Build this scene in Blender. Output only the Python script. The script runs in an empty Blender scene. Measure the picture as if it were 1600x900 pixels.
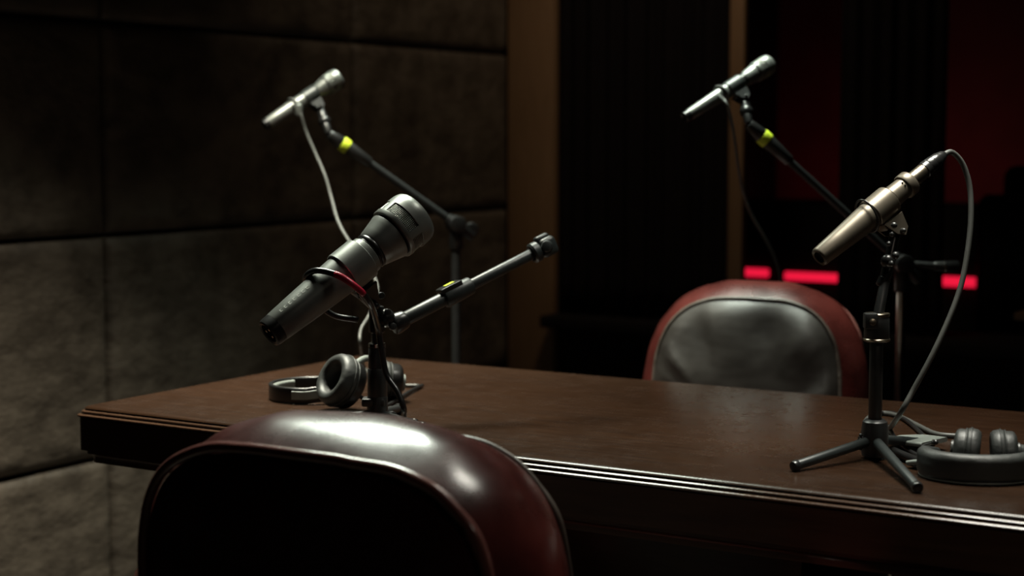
import bpy, bmesh, math, random
from mathutils import Vector, Matrix, noise
random.seed(7)
S = bpy.context.scene
COL = S.collection
PI = math.pi
# ------------------------------------------------------------------ camera model
F = 2600.0; HORIZ = 215.0; CZ = 1.15; TZ = 0.75
YAW = math.radians(31.5)
PITCH = math.atan((450 - HORIZ) / F)
FWD = Vector((-math.sin(YAW) * math.cos(PITCH), math.cos(YAW) * math.cos(PITCH), -math.sin(PITCH)))
RGT = Vector((math.cos(YAW), math.sin(YAW), 0))
UPV = RGT.cross(FWD)
CAM = Vector((0, 0, CZ))
def ray(px, py): return FWD + RGT * ((px - 800) / F) - UPV * ((py - 450) / F)
def V(px, py, d): return CAM + ray(px, py) * d                       # point at forward depth d
def T(px, py, z=TZ):                                                 # point on a level plane
    r = ray(px, py); return CAM + r * ((z - CZ) / r.z)
def PY(px, py, y):                                                   # point on a plane y = const
    r = ray(px, py); return CAM + r * (y / r.y)
cd = bpy.data.cameras.new('camera'); cam = bpy.data.objects.new('camera', cd); COL.objects.link(cam)
cam.location = CAM; cam.rotation_euler = (PI / 2 - PITCH, 0, YAW)
cd.sensor_width = 36; cd.lens = 36 * F / 1600; cd.clip_start = 0.02
cd.dof.use_dof = True; cd.dof.focus_distance = 2.18; cd.dof.aperture_fstop = 3.6
S.camera = cam
# ------------------------------------------------------------------ materials
def nodes(name):
    m = bpy.data.materials.new(name); m.use_nodes = True
    nt = m.node_tree; b = nt.nodes['Principled BSDF']
    return m, nt, b
def _ramp(nt, fac, stops):
    r = nt.nodes.new('ShaderNodeValToRGB')
    el = r.color_ramp.elements
    while len(el) < len(stops): el.new(0.5)
    for e, (p, c) in zip(el, stops): e.position = p; e.color = (*c, 1)
    nt.links.new(fac, r.inputs[0]); return r
def _noise(nt, scale, detail=4, rough=0.55, stretch=(1, 1, 1), kind='noise'):
    tc = nt.nodes.new('ShaderNodeTexCoord'); mp = nt.nodes.new('ShaderNodeMapping')
    mp.inputs['Scale'].default_value = stretch
    nt.links.new(tc.outputs['Object'], mp.inputs[0])
    if kind == 'noise':
        n = nt.nodes.new('ShaderNodeTexNoise'); n.inputs['Detail'].default_value = detail; n.inputs['Roughness'].default_value = rough
        out = n.outputs['Fac']
    else:
        n = nt.nodes.new('ShaderNodeTexVoronoi'); out = n.outputs['Distance']
    n.inputs['Scale'].default_value = scale
    nt.links.new(mp.outputs[0], n.inputs['Vector']); return out
def _bump(nt, b, heights):
    prev = None
    for h, s, d in heights:
        bp = nt.nodes.new('ShaderNodeBump'); bp.inputs['Strength'].default_value = s; bp.inputs['Distance'].default_value = d
        nt.links.new(h, bp.inputs['Height'])
        if prev: nt.links.new(prev, bp.inputs['Normal'])
        prev = bp.outputs[0]
    nt.links.new(prev, b.inputs['Normal'])
def simple(name, c, rough=0.5, metal=0.0, spec=0.5, var=0.15, scale=60, bump=0.0):
    m, nt, b = nodes(name)
    f = _noise(nt, scale)
    lo = tuple(x * (1 - var) for x in c); hi = tuple(x * (1 + var) for x in c)
    r = _ramp(nt, f, [(0.3, lo), (0.7, hi)]); nt.links.new(r.outputs[0], b.inputs['Base Color'])
    b.inputs['Roughness'].default_value = rough; b.inputs['Metallic'].default_value = metal
    b.inputs['Specular IOR Level'].default_value = spec
    if bump: _bump(nt, b, [(f, bump, 0.002)])
    return m
def leather(name, c0, c1, rough, wr=0.25, grain=0.12, ws=13):
    m, nt, b = nodes(name)
    f = _noise(nt, 9, 6, 0.62)
    r = _ramp(nt, f, [(0.32, c0), (0.62, c1)]); nt.links.new(r.outputs[0], b.inputs['Base Color'])
    g = _noise(nt, 420, kind='v'); w = _noise(nt, ws, 3, 0.5, (1, 1, 1.6))
    _bump(nt, b, [(w, wr, 0.02), (g, grain, 0.0006)])
    rr = _ramp(nt, f, [(0.3, (rough * 0.85,) * 3), (0.7, (rough * 1.2,) * 3)])
    nt.links.new(rr.outputs[0], b.inputs['Roughness'])
    return m
def wood(name, c0, c1, rough, stretch=(1.2, 16, 16), bump=0.04, spec=0.5):
    m, nt, b = nodes(name)
    f = _noise(nt, 6, 7, 0.6, stretch)
    big = _noise(nt, 2.2, 3)
    mx = nt.nodes.new('ShaderNodeMath'); mx.operation = 'MULTIPLY_ADD'; mx.inputs[1].default_value = 0.6
    nt.links.new(f, mx.inputs[0])
    m2 = nt.nodes.new('ShaderNodeMath'); m2.operation = 'MULTIPLY'; m2.inputs[1].default_value = 0.4
    nt.links.new(big, m2.inputs[0]); nt.links.new(m2.outputs[0], mx.inputs[2])
    r = _ramp(nt, mx.outputs[0], [(0.32, c0), (0.66, c1)]); nt.links.new(r.outputs[0], b.inputs['Base Color'])
    b.inputs['Roughness'].default_value = rough; b.inputs['Specular IOR Level'].default_value = spec
    sc = _noise(nt, 30, 5, 0.7)
    rr = _ramp(nt, sc, [(0.35, (rough * 0.9,) * 3), (0.75, (min(1, rough * 1.25),) * 3)]); nt.links.new(rr.outputs[0], b.inputs['Roughness'])
    _bump(nt, b, [(f, bump, 0.002)])
    return m
def emit(name, c, s):
    m, nt, b = nodes(name)
    b.inputs['Base Color'].default_value = (*c, 1); b.inputs['Emission Color'].default_value = (*c, 1)
    b.inputs['Emission Strength'].default_value = s; return m

M = {}
M['wall_panel'] = leather('panel_leather', (0.050, 0.039, 0.029), (0.108, 0.086, 0.064), 0.62, 0.5, 0.1)
M['wall_base'] = simple('wall_dark', (0.02, 0.016, 0.013), 0.8)
M['pilaster'] = wood('pilaster_wood', (0.17, 0.10, 0.05), (0.23, 0.135, 0.07), 0.6, (14, 14, 1.0))
M['dark_wall'] = simple('dark_wall', (0.008, 0.0065, 0.0065), 0.8, 0, 0.2, bump=0.1)
M['floor'] = wood('floor_wood', (0.02, 0.014, 0.01), (0.035, 0.024, 0.017), 0.5, (1, 9, 1))
M['ceiling'] = simple('ceiling_dark', (0.02, 0.02, 0.02), 0.9)
M['red_wall'] = simple('red_fabric_wall', (0.09, 0.02, 0.02), 0.9, scale=6)
M['curtain'] = simple('black_curtain', (0.006, 0.0045, 0.005), 0.9, 0, 0.12, scale=25, bump=0.15)
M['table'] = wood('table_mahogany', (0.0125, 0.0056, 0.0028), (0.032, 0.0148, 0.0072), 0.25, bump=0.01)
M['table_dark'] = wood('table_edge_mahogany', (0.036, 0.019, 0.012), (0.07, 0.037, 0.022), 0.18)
M['red_leather'] = leather('oxblood_leather', (0.035, 0.007, 0.006), (0.085, 0.016, 0.013), 0.27, 0.13, 0.06, 6)
M['dark_leather'] = leather('dark_brown_leather', (0.017, 0.0138, 0.012), (0.034, 0.028, 0.024), 0.42, 0.34, 0.10, 5)
M['rear_leather'] = leather('oxblood_back_leather', (0.030, 0.006, 0.006), (0.055, 0.011, 0.011), 0.42, 0.15, 0.1)
M['piping'] = leather('piping_leather', (0.14, 0.045, 0.04), (0.28, 0.11, 0.095), 0.22, 0.1, 0.05)
M['grey_piping'] = leather('worn_piping_leather', (0.04, 0.03, 0.024), (0.09, 0.07, 0.057), 0.4, 0.2, 0.05)
M['black_metal'] = simple('black_powder_metal', (0.018, 0.019, 0.019), 0.38, 0.0, 0.6)
M['boom_black'] = simple('matt_black_tube', (0.009, 0.010, 0.010), 0.5, 0.0, 0.35)
M['black_plastic'] = simple('black_plastic', (0.010, 0.010, 0.010), 0.30, 0.0, 0.5)
M['mic_grey'] = simple('mic_satin_grey', (0.19, 0.20, 0.185), 0.38, 0.6, 0.5, 0.06)
def coat(m, w, r):
    b = m.node_tree.nodes['Principled BSDF']; b.inputs['Coat Weight'].default_value = w; b.inputs['Coat Roughness'].default_value = r
M['mic_dark'] = simple('mic_dark_grey', (0.045, 0.05, 0.048), 0.38, 0.4, 0.5, 0.06)
M['mic_bronze'] = simple('mic_bronze', (0.135, 0.115, 0.088), 0.40, 0.6, 0.5, 0.06)
M['wire_mesh'] = simple('steel_mesh', (0.30, 0.31, 0.28), 0.35, 0.8)
M['hole'] = simple('black_void', (0.004, 0.004, 0.004), 0.8, 0, 0.2)
M['chrome'] = simple('chrome', (0.55, 0.55, 0.52), 0.18, 1.0)
M['sat_chrome'] = simple('satin_nickel', (0.42, 0.36, 0.27), 0.28, 1.0)
M['arm_grey'] = simple('boom_grey', (0.016, 0.020, 0.020), 0.42, 0.1, 0.5)
M['yellow'] = simple('yellow_rubber', (0.50, 0.62, 0.03), 0.5, 0, 0.4, 0.05)
M['cable_grey'] = simple('grey_cable', (0.05, 0.052, 0.047), 0.5)
M['cable_black'] = simple('black_cable', (0.012, 0.012, 0.012), 0.28)
M['cable_red'] = simple('red_sleeve', (0.30, 0.012, 0.03), 0.25)
M['pad'] = leather('headphone_pad', (0.014, 0.016, 0.015), (0.026, 0.029, 0.027), 0.48, 0.3, 0.2)
M['grey_plastic'] = simple('grey_plastic', (0.17, 0.19, 0.175), 0.45, 0.1)
M['led'] = emit('red_led', (1.0, 0.012, 0.055), 0.85)
M['lettering'] = simple('grey_print', (0.34, 0.35, 0.32), 0.5)
coat(M['red_leather'], 0.45, 0.24); coat(M['piping'], 1.0, 0.13)
# ------------------------------------------------------------------ object helpers
def finish(name, bm, mat, parent=None, origin=None, smooth=35, mats=None):
    me = bpy.data.meshes.new(name)
    off = Vector((0, 0, 0))
    if parent is not None: off = WORLD[parent.name]
    elif origin is not None: off = Vector(origin)
    bmesh.ops.translate(bm, verts=bm.verts, vec=-off)
    bmesh.ops.recalc_face_normals(bm, faces=bm.faces)
    bm.to_mesh(me); bm.free()
    for mm in (mats or [mat]): me.materials.append(mm)
    if smooth:
        for p in me.polygons: p.use_smooth = True
        me.set_sharp_from_angle(angle=math.radians(smooth))
    o = bpy.data.objects.new(name, me); COL.objects.link(o)
    if parent is not None: o.parent = parent
    else: o.location = off
    WORLD[o.name] = off
    return o
WORLD = {}
def thing(name, loc, label, cat, group=None):
    o = bpy.data.objects.new(name, None); COL.objects.link(o); o.location = loc
    o.empty_display_size = 0.05
    o['label'] = label; o['category'] = cat
    if group: o['group'] = group
    WORLD[o.name] = Vector(loc); return o
def tag(o, label, cat, group=None):
    o['label'] = label; o['category'] = cat
    if group: o['group'] = group
    return o
def struct(o): o['kind'] = 'structure'; return o
def basis(p0, p1, xhint=None):
    z = (Vector(p1) - Vector(p0)).normalized()
    h = Vector(xhint) if xhint is not None else (Vector((0, 0, 1)) if abs(z.z) < 0.9 else Vector((1, 0, 0)))
    x = (h - z * h.dot(z)).normalized(); y = z.cross(x)
    m = Matrix((x, y, z)).transposed().to_4x4(); m.translation = Vector(p0); return m
def lathe(bm, prof, mat4, seg=36, a0=0.0, a1=2 * PI, cap=True):
    closed = abs(a1 - a0 - 2 * PI) < 1e-6
    n = seg if closed else seg + 1
    rings = []
    for r, z in prof:
        rings.append([bm.verts.new(mat4 @ Vector((r * math.cos(a0 + (a1 - a0) * i / seg), r * math.sin(a0 + (a1 - a0) * i / seg), z))) for i in range(n)])
    for a, b in zip(rings, rings[1:]):
        for i in range(n if closed else n - 1):
            j = (i + 1) % n
            try: bm.faces.new((a[i], a[j], b[j], b[i]))
            except ValueError: pass
    if cap and closed:
        for rg, r in ((rings[0], prof[0][0]), (rings[-1], prof[-1][0])):
            if r > 1e-5:
                try: bm.faces.new(rg)
                except ValueError: pass
    return rings
def cyl(bm, p0, p1, r, r1=None, seg=24, bev=0.0):
    p0 = Vector(p0); p1 = Vector(p1); L = (p1 - p0).length; r1 = r if r1 is None else r1
    b = min(bev, L * 0.4, r * 0.5)
    prof = [(r, 0), (r1, L)] if b <= 0 else [(r - b, 0), (r - 0.3 * b, 0.3 * b), (r, b), (r1, L - b), (r1 - 0.3 * b, L - 0.3 * b), (r1 - b, L)]
    lathe(bm, prof, basis(p0, p1), seg)
def tubeshell(bm, p0, p1, ri, ro, seg=32, bev=0.001, a0=0, a1=2 * PI, xhint=None):
    """a ring with wall thickness, optionally open (C shape)"""
    p0 = Vector(p0); p1 = Vector(p1); L = (p1 - p0).length; m = basis(p0, p1, xhint)
    prof = [(ri, bev), (ri + bev, 0), (ro - bev, 0), (ro, bev), (ro, L - bev), (ro - bev, L), (ri + bev, L), (ri, L - bev), (ri, bev)]
    rings = lathe(bm, prof[:-1], m, seg, a0, a1, cap=False)
    closed = abs(a1 - a0 - 2 * PI) < 1e-6
    n = len(rings[0]); a, b = rings[-1], rings[0]
    for i in range(n if closed else n - 1):
        j = (i + 1) % n; bm.faces.new((a[i], a[j], b[j], b[i]))
    if not closed:
        bm.faces.new([r[0] for r in rings]); bm.faces.new([r[-1] for r in rings])
def box(bm, c, size, rot=None, bev=0.0, seg=2):
    r = bmesh.ops.create_cube(bm, size=1.0)
    vs = r['verts']
    for v in vs: v.co = Vector((v.co.x * size[0], v.co.y * size[1], v.co.z * size[2]))
    if bev > 0:
        es = list({e for v in vs for e in v.link_edges})
        g = bmesh.ops.bevel(bm, geom=es, offset=bev, segments=seg, affect='EDGES', profile=0.5)
        vs = [v for v in g['verts']]
        allv = set(vs)
        for f in g['faces']: allv.update(f.verts)
        stack = list(allv); seen = set(stack)
        while stack:
            v = stack.pop()
            for e in v.link_edges:
                o = e.other_vert(v)
                if o not in seen: seen.add(o); stack.append(o)
        vs = list(seen)
    m = (rot.to_4x4() if rot is not None else Matrix.Identity(4))
    for v in vs: v.co = m @ v.co + Vector(c)
def boxw(bm, lo, hi, bev=0.0):
    lo = Vector(lo); hi = Vector(hi); box(bm, (lo + hi) / 2, hi - lo, None, bev)
def spline(pts, n=8, closed=False):
    P = [Vector(p) for p in pts]; out = []
    N = len(P)
    rng = range(N) if closed else range(N - 1)
    for i in rng:
        p0 = P[(i - 1) % N] if (closed or i > 0) else P[0] * 2 - P[1]
        p1 = P[i]; p2 = P[(i + 1) % N]
        p3 = P[(i + 2) % N] if (closed or i + 2 < N) else P[-1] * 2 - P[-2]
        for k in range(n):
            t = k / n
            out.append(0.5 * ((2 * p1) + (p2 - p0) * t + (2 * p0 - 5 * p1 + 4 * p2 - p3) * t * t + (3 * p1 - p0 - 3 * p2 + p3) * t ** 3))
    if not closed: out.append(P[-1].copy())
    return out
def sweep(bm, pts, section, closed=False, up=None, cap=True, scale=None):
    """sweep a closed 2-D section (list of (a,b)) along pts; a along side, b along up/normal (parallel transport)"""
    N = len(pts); rings = []
    tang = []
    for i in range(N):
        a = pts[(i - 1) % N] if (closed or i > 0) else pts[0]
        b = pts[(i + 1) % N] if (closed or i < N - 1) else pts[-1]
        tang.append((b - a).normalized())
    nrm = None
    for i in range(N):
        t = tang[i]
        if up is not None:
            nn = Vector(up) - t * Vector(up).dot(t); nn.normalize()
        else:
            if nrm is None:
                h = Vector((0, 0, 1)) if abs(t.z) < 0.9 else Vector((1, 0, 0)); nrm = h
            nn = (nrm - t * nrm.dot(t)).normalized(); nrm = nn
        s = t.cross(nn)
        k = scale(i / (N - 1)) if scale else 1.0
        rings.append([bm.verts.new(pts[i] + s * (a * k) + nn * (b * k)) for a, b in section])
    m = len(section)
    for i in range(N if closed else N - 1):
        A = rings[i]; B = rings[(i + 1) % N]
        for j in range(m):
            k = (j + 1) % m; bm.faces.new((A[j], A[k], B[k], B[j]))
    if not closed and cap:
        bm.faces.new(rings[0]); bm.faces.new(rings[-1])
def circ(r, n=12): return [(r * math.cos(2 * PI * i / n), r * math.sin(2 * PI * i / n)) for i in range(n)]
def rrect(w, h, r, n=4):
    out = []
    for cx, cy, a in ((w / 2 - r, h / 2 - r, 0), (-w / 2 + r, h / 2 - r, PI / 2), (-w / 2 + r, -h / 2 + r, PI), (w / 2 - r, -h / 2 + r, 1.5 * PI)):
        for i in range(n + 1):
            t = a + PI / 2 * i / n; out.append((cx + r * math.cos(t), cy + r * math.sin(t)))
    return out
def tube(bm, pts, r, n=12, sub=8, closed=False, raw=False):
    sweep(bm, pts if raw else spline(pts, sub, closed), circ(r, n), closed)
def ball(bm, c, r, seg=16):
    bmesh.ops.create_uvsphere(bm, u_segments=seg, v_segments=seg // 2 + 2, radius=r, matrix=Matrix.Translation(Vector(c)))
def new(): return bmesh.new()
# ------------------------------------------------------------------ the room
WX = -2.60; BY = 4.25; RX = 2.6; FY = -1.6; CH = 2.9; CRY = 6.4
b = new(); boxw(b, (WX - 0.15, FY, -0.12), (RX, CRY + 0.1, 0)); struct(finish('floor', b, M['floor'], smooth=0))
b = new(); boxw(b, (WX - 0.15, FY, CH), (RX, CRY + 0.1, CH + 0.1)); struct(finish('ceiling', b, M['ceiling'], smooth=0))
b = new(); boxw(b, (RX, FY, 0), (RX + 0.12, CRY + 0.1, CH)); struct(finish('wall_right', b, M['dark_wall'], smooth=0))
b = new(); boxw(b, (WX - 0.15, FY - 0.12, 0), (RX + 0.12, FY, CH)); struct(finish('wall_front', b, M['dark_wall'], smooth=0))
b = new(); boxw(b, (WX - 0.15, FY, 0), (WX - 0.045, BY, CH)); wl = struct(finish('wall_left', b, M['wall_base'], smooth=0))
# upholstered panels on the left wall; seams read off the photograph
def wx(px, py):
    r = ray(px, py); return CAM + r * (WX / r.x)
ys = [-0.5, 0.45, wx(-330, 400).y, wx(171, 400).y, wx(557, 300).y, wx(797, 300).y]
zs = [0.0, wx(176, 714).z, wx(171, 368).z, wx(161, 33).z, wx(161, 33).z + 0.47, CH]
def panel(y0, y1, z0, z1, seed):
    bm = new(); ny, nz = 26, 16; g = 0.0035; T_ = 0.045
    grid = {}
    for i in range(ny + 1):
        for j in range(nz + 1):
            # denser samples near the borders
            fu = 0.5 - 0.5 * math.cos(PI * i / ny); fv = 0.5 - 0.5 * math.cos(PI * j / nz)
            y = y0 + g + (y1 - y0 - 2 * g) * fu; z = z0 + g + (z1 - z0 - 2 * g) * fv
            e = min(y - y0 - g, y1 - g - y, z - z0 - g, z1 - g - z)
            k = min(1, max(0, e) / 0.022); puff = math.sqrt(max(0, 1 - (1 - k) ** 2))
            w = noise.noise(Vector((y * 3.1 + seed, z * 3.7, seed))) * 0.004 + noise.noise(Vector((y * 14 + seed, z * 5, seed))) * 0.0016
            x = WX - 0.022 + 0.020 * puff + w * k
            grid[i, j] = bm.verts.new((x, y, z))
    for i in range(ny):
        for j in range(nz):
            bm.faces.new((grid[i, j], grid[i + 1, j], grid[i + 1, j + 1], grid[i, j + 1]))
    rim = [grid[i, 0] for i in range(ny + 1)] + [grid[ny, j] for j in range(1, nz + 1)] + [grid[i, nz] for i in range(ny - 1, -1, -1)] + [grid[0, j] for j in range(nz - 1, 0, -1)]
    back = [bm.verts.new((WX - 0.046, v.co.y, v.co.z)) for v in rim]
    for i in range(len(rim)):
        j = (i + 1) % len(rim); bm.faces.new((rim[i], rim[j], back[j], back[i]))
    bm.faces.new(back)
    finish('upholstered_panel', bm, M['wall_panel'], wl, smooth=60)
sd = 1
for i in range(len(ys) - 1):
    for j in range(len(zs) - 1):
        panel(ys[i], ys[i + 1], zs[j], zs[j + 1], sd * 7.3); sd += 1
# back wall with its wide opening into the control room
def bx(px): return PY(px, 300, BY).x
sillz = 0.60; x1 = bx(880); x2 = 1.6
b = new()
boxw(b, (WX - 0.15, BY, 0), (x1, BY + 0.15, CH)); boxw(b, (x1, BY, 0), (x2, BY + 0.15, sillz)); boxw(b, (x1, BY, 2.4), (x2, BY + 0.15, CH)); boxw(b, (x2, BY, 0), (RX, BY + 0.15, CH))
struct(finish('wall_back', b, M['dark_wall'], smooth=0))
b = new(); boxw(b, (bx(802) , BY - 0.035, 0), (bx(874), BY + 0.0, CH), 0.006); struct(finish('trim_1', b, M['pilaster']))
b = new(); boxw(b, (PY(1137, 300, BY - 0.10).x, BY - 0.10, sillz + 0.03), (PY(1160, 300, BY - 0.10).x, BY - 0.07, 2.9), 0.004); struct(finish('trim_2', b, M['pilaster']))
b = new(); boxw(b, (bx(872), BY - 0.11, sillz), (x2, BY + 0.15, sillz + 0.035), 0.006); struct(finish('trim_3', b, M['dark_wall']))
b = new(); boxw(b, (WX - 0.15, CRY, 0), (RX, CRY + 0.12, CH)); struct(finish('wall_rear', b, M['red_wall'], smooth=0))
b = new(); boxw(b, (WX - 0.15, BY + 0.15, 0), (WX - 0.05, CRY, CH)); struct(finish('wall_side', b, M['dark_wall'], smooth=0))
# curtains
def curtain(xa, xb, y, z0, z1, nf, amp, seed, label):
    bm = new(); n = nf * 14; fr = []; nz = 18
    for i in range(n + 1):
        colv = []
        for j in range(nz + 1):
            u = i / n; v = j / nz
            ph = nf * 2 * PI * (u + 0.018 * noise.noise(Vector((u * 6, seed, 0)))) + 0.5 * noise.noise(Vector((u * 4, v * 1.5, seed)))
            a = amp * (0.65 + 0.5 * noise.noise(Vector((u * 9, seed, 3))))
            colv.append(bm.verts.new((xa + (xb - xa) * u + 0.006 * math.sin(ph * 0.5), y + a * math.sin(ph), z0 + (z1 - z0) * v)))
        fr.append(colv)
    for i in range(n):
        for j in range(nz): bm.faces.new((fr[i][j], fr[i + 1][j], fr[i + 1][j + 1], fr[i][j + 1]))
    o = finish('curtain', bm, M['curtain'], None, ((xa + xb) / 2, y, z0), smooth=180)
    md = o.modifiers.new('thick', 'SOLIDIFY'); md.thickness = 0.004
    return tag(o, label, 'curtain', 'curtains over the opening')
curtain(bx(886), bx(1152), BY - 0.03, sillz + 0.04, 2.38, 9, 0.022, 2.0, 'black pleated curtain between the brown pilaster and the narrow wooden post')
curtain(bx(1318), bx(1482), BY - 0.03, sillz + 0.04, 2.38, 6, 0.020, 5.0, 'black pleated curtain behind the bronze microphone at right')
# control room
DKY = 5.05
dtop = PY(1250, 322, DKY).z
b = new(); boxw(b, (-2.5, DKY, 0.08), (0.9, DKY + 0.6, dtop), 0.008)
desk = thing('console_desk', (-0.8, DKY + 0.3, 0), 'long black console desk behind the curtains under the red wall', 'desk')
finish('desk_body', b, M['dark_wall'], desk)
b = new(); boxw(b, (-2.45, DKY + 0.03, 0.0), (0.85, DKY + 0.55, 0.085)); finish('plinth', b, M['hole'], desk)
def led(pxa, pxb, pya, pyb, half, label):
    a = PY(pxa, pya, DKY - 0.012); c = PY(pxb, pyb, DKY - 0.012); z = (a.z + c.z) / 2
    bm = new(); box(bm, ((a.x + c.x) / 2, DKY - 0.009, z), (c.x - a.x, 0.018, 2 * half), None, half * 0.35, 3)
    tag(finish('light_bar', bm, M['led'], None, ((a.x + c.x) / 2, DKY - 0.009, z)), label, 'light', 'red light bars on the desk front')
led(1140, 1200, 424, 427, 0.0135, 'short glowing red light bar just right of the narrow wooden post')
led(1226, 1316, 431, 435, 0.0135, 'long glowing red light bar above the far armchair')
led(1470, 1526, 439, 442, 0.0150, 'glowing red light bar at right behind the looping grey cable')
# high-backed chair silhouette in the control room
cp = PY(1622, 300, 4.75)
oc = thing('office_chair', (cp.x, 4.75, 0), 'black office chair with rounded headrest at right edge behind the opening', 'chair')
b = new(); box(b, (cp.x, 4.75, PY(1600, 295, 4.75).z), (0.19, 0.07, 0.13), None, 0.034, 4); finish('headrest', b, M['black_plastic'], oc)
b = new(); box(b, (cp.x, 4.76, 0.74), (0.34, 0.07, 0.50), None, 0.034, 4); finish('backrest', b, M['black_plastic'], oc)
b = new(); cyl(b, (cp.x, 4.77, 0.9), (cp.x, 4.77, 1.06), 0.016); finish('headrest_post', b, M['black_metal'], oc)
b = new(); box(b, (cp.x, 4.62, 0.46), (0.40, 0.30, 0.08), None, 0.035, 4); finish('seat', b, M['black_plastic'], oc)
b = new(); cyl(b, (cp.x, 4.62, 0.09), (cp.x, 4.62, 0.44), 0.025); finish('column', b, M['black_metal'], oc)
for k in range(5):
    a = 2 * PI * k / 5 + 0.3; b = new()
    e = Vector((cp.x + 0.2 * math.cos(a), 4.62 + 0.2 * math.sin(a), 0.06))
    sweep(b, [Vector((cp.x, 4.62, 0.10)), e], rrect(0.035, 0.025, 0.006)); lg = finish('leg', b, M['black_metal'], oc)
    b = new(); cyl(b, e + Vector((-0.012, 0, -0.03)), e + Vector((0.012, 0, -0.03)), 0.03, bev=0.004); finish('caster', b, M['black_plastic'], lg)
# small wooden side table whose edge catches light at the right border
sp = PY(1584, 492, 3.60)
stb = thing('side_table', (sp.x + 0.2, 3.75, 0), 'small wooden side table cut off by the right picture edge', 'table')
b = new(); boxw(b, (sp.x, 3.60, sp.z - 0.011), (sp.x + 0.42, 3.95, sp.z + 0.005), 0.003); finish('tabletop', b, M['pilaster'], stb)
for dx in (0.03, 0.39):
    for y in (3.64, 3.91):
        b = new(); boxw(b, (sp.x + dx - 0.014, y - 0.014, 0), (sp.x + dx + 0.014, y + 0.014, sp.z - 0.011), 0.003); finish('leg', b, M['black_metal'], stb)
# ------------------------------------------------------------------ the table
nearL = T(128, 633); farL = T(548, 554)
TX0 = nearL.x; TY0 = (nearL.y + T(1590, 808).y) / 2; TY1 = (farL.y + T(1020, 592).y) / 2; TX1 = 0.75
print('TABLE', TX0, farL.x, nearL.y, T(780, 712).y, T(1590, 808).y, farL.y, T(1020, 594).y, T(1590, 639).y)
tb = thing('conference_table', ((TX0 + TX1) / 2, (TY0 + TY1) / 2, 0), 'long dark mahogany conference table with moulded edge holding the microphones', 'table')
def edge_ring(bm, prof):
    """sweep a moulding profile (inset, z) around the rectangle"""
    rings = []
    for ins, z in prof:
        r = 0.012
        ring = []
        X0, X1, Y0, Y1 = TX0 + ins, TX1 - ins, TY0 + ins, TY1 - ins
        for cx, cy, a in ((X1 - r, Y1 - r, 0), (X0 + r, Y1 - r, PI / 2), (X0 + r, Y0 + r, PI), (X1 - r, Y0 + r, 1.5 * PI)):
            for i in range(5):
                t = a + PI / 2 * i / 4; ring.append(bm.verts.new((cx + r * math.cos(t), cy + r * math.sin(t), z)))
        rings.append(ring)
    for A, B in zip(rings, rings[1:]):
        n = len(A)
        for i in range(n): bm.faces.new((A[i], A[(i + 1) % n], B[(i + 1) % n], B[i]))
    return rings
def solid_ring(name, prof, mat, cap_in=0.06):
    bm = new(); rg = edge_ring(bm, prof); bm.faces.new(rg[0]); bm.faces.new(rg[-1]); finish(name, bm, mat, tb, smooth=30)
def arc(i0, z0, i1, z1, n=5, out=True):
    return [(i0 + (i1 - i0) * (1 - math.cos(PI / 2 * k / n)) if not out else i0 + (i1 - i0) * math.sin(PI / 2 * k / n), z0 + (z1 - z0) * (1 - math.cos(PI / 2 * k / n)) if out else z0 + (z1 - z0) * math.sin(PI / 2 * k / n)) for k in range(n + 1)]
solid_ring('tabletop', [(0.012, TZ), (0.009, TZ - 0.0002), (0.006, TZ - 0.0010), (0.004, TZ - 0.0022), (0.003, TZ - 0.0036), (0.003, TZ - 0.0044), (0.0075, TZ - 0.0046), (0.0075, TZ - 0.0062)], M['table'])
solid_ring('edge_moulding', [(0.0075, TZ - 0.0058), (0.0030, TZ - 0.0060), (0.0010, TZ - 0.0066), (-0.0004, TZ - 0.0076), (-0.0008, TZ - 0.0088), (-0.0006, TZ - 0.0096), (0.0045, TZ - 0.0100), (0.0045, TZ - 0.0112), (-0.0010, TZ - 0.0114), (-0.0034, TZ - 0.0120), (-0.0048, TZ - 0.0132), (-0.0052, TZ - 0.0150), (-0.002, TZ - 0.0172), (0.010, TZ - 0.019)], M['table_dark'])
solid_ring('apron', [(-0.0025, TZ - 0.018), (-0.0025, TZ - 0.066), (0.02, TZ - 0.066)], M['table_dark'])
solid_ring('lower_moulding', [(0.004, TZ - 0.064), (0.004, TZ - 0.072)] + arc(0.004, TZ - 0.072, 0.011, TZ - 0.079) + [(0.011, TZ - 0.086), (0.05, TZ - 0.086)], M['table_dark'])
for xc in (-1.05, 0.25):
    b = new()
    boxw(b, (xc - 0.28, TY0 + 0.2, 0.06), (xc + 0.28, TY1 - 0.2, TZ - 0.084), 0.006)
    pd = finish('pedestal', b, M['table_dark'], tb)
    b = new(); boxw(b, (xc - 0.31, TY0 + 0.17, 0), (xc + 0.31, TY1 - 0.17, 0.062), 0.008); finish('plinth', b, M['table_dark'], pd)
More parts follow.
